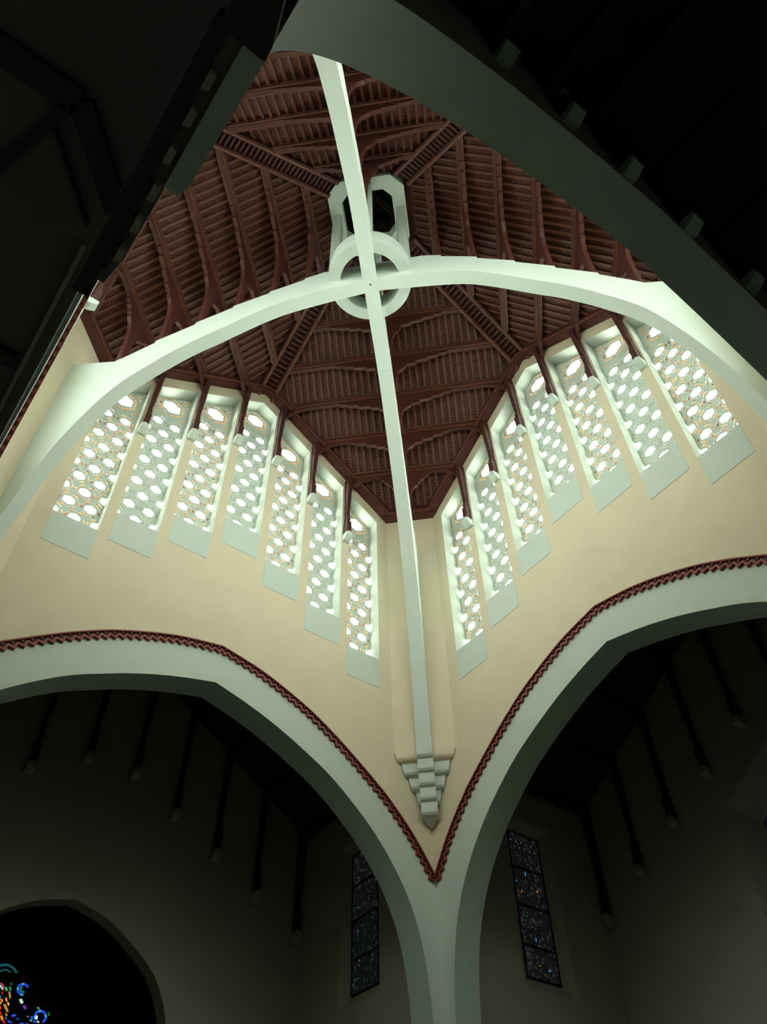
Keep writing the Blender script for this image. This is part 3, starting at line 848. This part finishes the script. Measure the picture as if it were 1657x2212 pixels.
WINC = [15 + 14]
def make_leaded(side, u, o0, o1, z0, z1, sg):
    num = WINC[0]; WINC[0] += 1
    root = empty('window_%d' % num, SP(side, u, (o0 + o1) / 2, z0))
    tag(root, 'tall dark leaded window in the side wall of the %s arm' % side, 'window', kind='structure')
    inv = Matrix.Translation(-root.location)
    fr = [0, .235, .50, .75, 1.0] if side == 'left' else [0, .27, .53, .79, 1.0]
    fr[1:4] = [1 - f for f in (.79, .53, .27)] if side == 'right' else fr[1:4]
    P = lambda o, z, du=0: inv @ SP(side, u + sg * du, o, z)
    for k_ in range(4):
        b = MB(); za, zb = z0 + (z1 - z0) * fr[k_], z0 + (z1 - z0) * fr[k_ + 1]
        b.poly([P(o0, za), P(o1, za), P(o1, zb), P(o0, zb)])
        b.build('glass_panel', 'lead1' if (side == 'right' or k_ > 1) else 'lead2', root)
    for k_ in range(1, 4):
        b = MB(); z = z0 + (z1 - z0) * fr[k_]; b.box8([P(o0, z - .003), P(o1, z - .003), P(o1, z + .003), P(o0, z + .003)], [P(o0, z - .003, -.003), P(o1, z - .003, -.003), P(o1, z + .003, -.003), P(o0, z + .003, -.003)]); b.build('glazing_bar', 'bar', root)
    b = MB()
    A = [(o0, z0), (o1, z0), (o1, z1), (o0, z1)]; g = .007; B = [(o0 + g, z0 + g), (o1 - g, z0 + g), (o1 - g, z1 - g), (o0 + g, z1 - g)]
    for k_ in range(4): b.poly([P(*A[k_], -.002), P(*A[(k_ + 1) % 4], -.002), P(*B[(k_ + 1) % 4], -.002), P(*B[k_], -.002)])
    b.build('border', 'bar', root)
    # lit slivers of coloured glass: (across 0-1 in image sense, height 0-1, colour, size)
    if side == 'right': bits = [(.42, .70, 'sky', .006, .016), (.12, .63, 'sky', .006, .006), (.72, .60, 'orange', .008, .009), (.22, .56, 'orange', .005, .006), (.44, .26, 'sky', .004, .014), (.50, .225, 'white', .004, .005), (.70, .085, 'sky', .008, .008), (.28, .40, 'teal', .004, .005), (.44, .10, 'orange', .007, .003)] + [(.12 + .16 * t, .93 - .004 * (t % 2), 'white', .0035, .006) for t in range(5)] + [(.2 + .16 * t, .885, 'white', .003, .006) for t in range(5)]
    else: bits = [(.70, .215, 'sky', .004, .006), (.72, .185, 'orange', .003, .005), (.22, .20, 'white', .003, .005), (.75, .415, 'teal', .004, .010), (.74, .58, 'teal', .005, .005)]
    for a, hgt, col, w, hh in bits:
        o = o0 + (o1 - o0) * a; z = z0 + (z1 - z0) * hgt
        b = MB(); b.poly([P(o - w / 2, z, -.0015), P(o, z - hh / 2, -.0015), P(o + w / 2, z + hh * .1, -.0015), P(o + w * .1, z + hh / 2, -.0015)])
        b.build('lit_glass', gmat(col, .5 if col != 'white' else .22), root)

make_arm('left', 'left_arm', 'left')
make_arm('right', 'right_arm', 'right')

# stained window in the end wall of the right arm
root = empty('window_%d' % WINC[0], SP('right', 0, .76, .5)); tag(root, 'deep blue stained window in the end wall of the right arm', 'window', kind='structure'); WINC[0] += 1
inv = Matrix.Translation(-root.location)
b = MB(); b.poly([inv @ SP('right', a, .765, z) for a, z in ((-.166, .5), (.166, .5), (.166, 1.105), (0, 1.215), (-.166, 1.105))]); b.build('leaded_glass', 'lead2', root)
for k_ in range(16):
    for r_ in range(10):
        if random.random() < .45: continue
        u = -.150 + .02 * k_ + random.uniform(-.004, .004); z = .62 + .045 * r_ + .02 * (k_ % 2) + random.uniform(-.006, .006)
        s2 = random.uniform(.003, .0055)
        b = MB(); b.poly([inv @ SP('right', u + s2 * math.cos(t * math.pi / 3), .763, z + s2 * math.sin(t * math.pi / 3)) for t in range(6)])
        b.build('lit_glass', gmat(random.choice(['blue', 'blue', 'blue', 'violet', 'green']), .35), root)

# apse beyond the arch of the left arm, with its brilliant figure window
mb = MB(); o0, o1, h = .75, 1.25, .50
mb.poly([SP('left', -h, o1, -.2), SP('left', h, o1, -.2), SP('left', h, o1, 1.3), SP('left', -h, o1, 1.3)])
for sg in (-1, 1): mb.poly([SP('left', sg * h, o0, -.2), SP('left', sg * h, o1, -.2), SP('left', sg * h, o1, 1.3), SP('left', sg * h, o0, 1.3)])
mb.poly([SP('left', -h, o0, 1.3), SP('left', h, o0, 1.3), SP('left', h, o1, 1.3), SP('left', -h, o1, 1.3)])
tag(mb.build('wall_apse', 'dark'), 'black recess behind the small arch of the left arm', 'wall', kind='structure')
root = empty('window_%d' % WINC[0], SP('left', 0, 1.2, .7)); tag(root, 'brilliant stained glass window with blue rings beyond the small arch', 'window', kind='structure')
inv = Matrix.Translation(-root.location)
GS = .63
def gl(pts, col, s=1.0, nm='glass_piece'):
    b = MB(); b.poly([inv @ SP('left', u, 1.2, z) for u, z in pts]); b.build(nm, gmat(col, s), root)
# drawing grid of the window design -> (u, z) on the glass plane (affine)
def gp(px, py):
    # three anchor points of the drawing grid fix the map
    ax, ay, au, az = 0, 2080, -.025, .954
    m11, m12, m21, m22 = 115., 132., 10., 90.
    det = m11 * m22 - m12 * m21
    dx, dy = px - ax, py - ay
    s1 = (dx * m22 - dy * m21) / det; s2 = (dy * m11 - dx * m12) / det
    return (au + s1 * .207 + s2 * .050, az + s1 * -.130 + s2 * -.105)
def crop(cx, cy): return gp(cx / 11.047, 2020 + cy / 11.047)
def ring_(cx, cy, r, w, a0, a1, col, n=8, s=1.0):
    for k_ in range(n):
        t0 = math.radians(a0 + (a1 - a0) * k_ / n); t1 = math.radians(a0 + (a1 - a0) * (k_ + .92) / n)
        gl([crop(cx + r * math.cos(t0), cy + r * math.sin(t0)), crop(cx + r * math.cos(t1), cy + r * math.sin(t1)), crop(cx + (r - w) * math.cos(t1), cy + (r - w) * math.sin(t1)), crop(cx + (r - w) * math.cos(t0), cy + (r - w) * math.sin(t0))], col if k_ % 3 else ('sky' if col == 'blue' else col), s)
ring_(555, 1300, 155, 50, 90, 340, 'blue', 9, .8); ring_(555, 1300, 90, 50, 60, 260, 'teal', 5, .5)
ring_(965, 1945, 160, 50, -200, 70, 'blue', 9, .9)
ring_(120, 1010, 330, 60, -115, -20, 'teal', 8, .25); ring_(120, 1010, 200, 40, -160, -40, 'teal', 5, .22)
ring_(-40, 1260, 140, 30, -60, 30, 'pink', 3, .9)
def quad(cx, cy, w, h, col, s=1.0, rot=0):
    c2, s2 = math.cos(rot), math.sin(rot)
    gl([crop(cx + a * c2 - b_ * s2, cy + a * s2 + b_ * c2) for a, b_ in ((-w / 2, -h * .35), (w * .1, -h / 2), (w / 2, h * .3), (-w * .1, h / 2))], col, s)
for a in ((510, 1580, 110, 120, 'white', .8), (590, 1720, 110, 110, 'violet', .7), (870, 1965, 80, 110, 'white', 1.0, .5), (905, 2065, 80, 50, 'white', .7), (150, 1290, 80, 110, 'green', .8), (245, 1280, 70, 110, 'green', .5), (920, 1745, 80, 60, 'green', .7), (1175, 1890, 70, 100, 'green', .25), (270, 1170, 60, 60, 'teal', .4),
          (235, 1430, 60, 190, 'gold', .7), (155, 1540, 60, 110, 'orange', 1.0), (200, 1640, 60, 90, 'gold', 1.0), (130, 1700, 90, 130, 'gold', .6), (170, 1780, 80, 110, 'gold', .6), (45, 1560, 70, 90, 'orange', .9), (20, 1620, 50, 60, 'gold', .9), (60, 1390, 60, 80, 'red', .4), (10, 1720, 60, 100, 'red', .9), (15, 1850, 70, 90, 'red', .7), (50, 1960, 80, 120, 'orange', 1.0), (100, 2050, 80, 90, 'red', .6), (155, 1890, 60, 70, 'gold', .6), (10, 1480, 40, 60, 'sky', .8), (35, 1250, 50, 130, 'white', .8, -.4),
          (330, 1910, 130, 60, 'blue', .9, -.5), (230, 2050, 140, 60, 'blue', .6, .3), (145, 1965, 50, 50, 'sky', .5), (420, 1990, 80, 60, 'blue', .4), (760, 1970, 90, 70, 'blue', .9), (735, 2030, 90, 50, 'sky', .7), (820, 2060, 80, 50, 'blue', .9), (520, 2100, 120, 50, 'blue', .7), (640, 2105, 100, 40, 'violet', .5), (660, 1940, 60, 40, 'gold', .4)):
    quad(*a)
b = MB(); b.poly([inv @ SP('left', u, 1.203, z) for u, z in ((-.22, .6), (.22, .6), (.22, .90), (0, 1.0), (-.22, .90))]); b.build('dark_glass', 'bar', root)

# near arms: roof over the camera, posts above the near right arch, gallery at the left
rf = MB(); ZR, ZE, E = 1.86, 1.36, .76
for sg in (-1, 1): rf.poly([SP('near_right', 0, T, ZR), SP('near_right', sg * E, T, ZE), SP('near_right', sg * E, 1.6, ZE), SP('near_right', 0, 1.6, ZR)])
ro_ = rf.build('ceiling_near_arm', 'dark'); tag(ro_, 'black timber roof of the near arm in the upper right corner', 'ceiling', kind='structure')
for k_ in range(9):
    u = (k_ - 4) * PITCH; z = ZR - (ZR - ZE) * abs(u) / E
    b = MB(); b.bar(SP('near_right', u, T, z - .03), SP('near_right', u, 1.6, z - .03), SV('near_right', 1, 0, 0), Vector((0, 0, 1)), .018 * S, .03 * S); b.build('purlin', 'dark', ro_)
for k_, u in enumerate((-.36, -.22, -.087, .065, .235)):
    z = ZR - (ZR - ZE) * abs(u) / E
    make_post('near_right', u, 1.33, z - .01, 'dim wall post, %s from the top, over the dark near arch' % ['first', 'second', 'third', 'fourth', 'fifth'][k_], 'dark posts over the near arch', mats=('dark', 'soffit'), off=T, dirn=1)

# gallery underside at the left
def GP(u, o, z): 
    return SP('near_left', u, -o, z)
gal = empty('gallery', GP(-.6, -.2, .5)); tag(gal, 'near-black timber gallery with panelled underside filling the upper left', 'gallery')
inv = Matrix.Translation(-gal.location)
ed = .0150  # edge carried over the arch soffit, dark boards in place of its shade
def slab(mb, pts, z0, z1): mb.prism([inv @ GP(u, o, z0) for u, o in pts], [inv @ GP(u, o, z1) for u, o in pts])
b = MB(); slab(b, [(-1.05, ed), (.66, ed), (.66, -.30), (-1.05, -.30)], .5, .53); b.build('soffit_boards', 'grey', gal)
for p0, p1, w in (((-.685, -.25), (-.685, -.030), .016), ((-.686, -.029), (-.640, ed - .001), .014), ((-.664, -.0361), (-.6215, .002), .0016), ((-.60, -.062), (-.678, -.034), .006), ((-.50, -.25), (-.50, .0), .012), ((-.79, -.25), (-.79, .0), .012)):
    A, B = inv @ GP(*p0, .494), inv @ GP(*p1, .494); dv = (B - A).normalized()
    b = MB(); b.bar(A, B, Vector((-dv.y, dv.x, 0)), Vector((0, 0, 1)), w * S, .006 * S); b.build('gallery_beam', 'dark', gal)
b = MB(); slab(b, [(-.61, .0050), (-.30, .0050), (-.30, .0075), (-.61, .0075)], .492, .5); b.build('edge_moulding', 'arm', gal)
# front rail of the gallery, with small blocks along it, ending in a slim grey box
ZB = .45
CO, CU = .0302, -.8776
def at1(u1, o1): return (CU + (u1 - CU) * ZB, CO + (o1 - CO) * ZB)   # coordinates read at unit height, brought down to the rail
rl = empty('gallery_rail', GP(-.70, .02, ZB)); tag(rl, 'dark stepped rail along the gallery edge between the near arches', 'rail')
inv = Matrix.Translation(-rl.location)
b = MB(); slab(b, [at1(-.27, -.008), at1(-.27, .0125), at1(-.66, .0125), at1(-.66, -.008)], ZB, ZB + .02); b.build('lower_board', 'dark', rl)
b = MB(); slab(b, [at1(-.27, .0125), at1(-.27, .0150), at1(-.43, .0150), at1(-.43, .0125)], ZB - .002, ZB + .02); b.build('edge_strip', 'batten', rl)
b = MB(); slab(b, [at1(-.300, .0110), at1(-.300, .0225), at1(-.345, .0295), at1(-.44, .0315), at1(-.80, .0335), at1(-.80, .0110)], ZB + .001, ZB + .02); b.build('upper_board', 'grey', rl)
for u1, o1 in ((-.6003, .0177), (-.5537, .0191), (-.5028, .0191), (-.4518, .0233), (-.4031, .0240), (-.355, .0235)):
    b = MB(); slab(b, [at1(u1 - .012, o1 - .0045), at1(u1 + .012, o1 - .0045), at1(u1 + .009, o1 + .0045), at1(u1 - .009, o1 + .0045)], ZB - .006, ZB + .001); b.build('block', 'arm', rl)
    b = MB(); slab(b, [at1(u1 - .008, o1 - .011), at1(u1 + .030, o1 - .011), at1(u1 + .030, o1 - .005), at1(u1 - .008, o1 - .005)], ZB - .004, ZB + .001); b.build('dark_inset', 'dark', rl)
bx_ = empty('wall_box', GP(-.736, .036, .44)); tag(bx_, 'slim dark grey box fixed high beside the near arch at the upper left', 'box')
inv = Matrix.Translation(-bx_.location)
b = MB(); slab(b, [at1(-.4815, .0544), at1(-.4646, .0480), at1(-.4646, .0300), at1(-.6541, .0300), at1(-.6541, .0573)], ZB - .004, ZB + .02); b.build('casing', 'soffit', bx_)
b = MB(); slab(b, [at1(-.6541, .0573), at1(-.6700, .0570), at1(-.7135, .0445), at1(-.76, .0360), at1(-.80, .0), at1(-.655, .0)], ZB - .006, ZB + .02); b.build('bracket', 'dark', bx_)
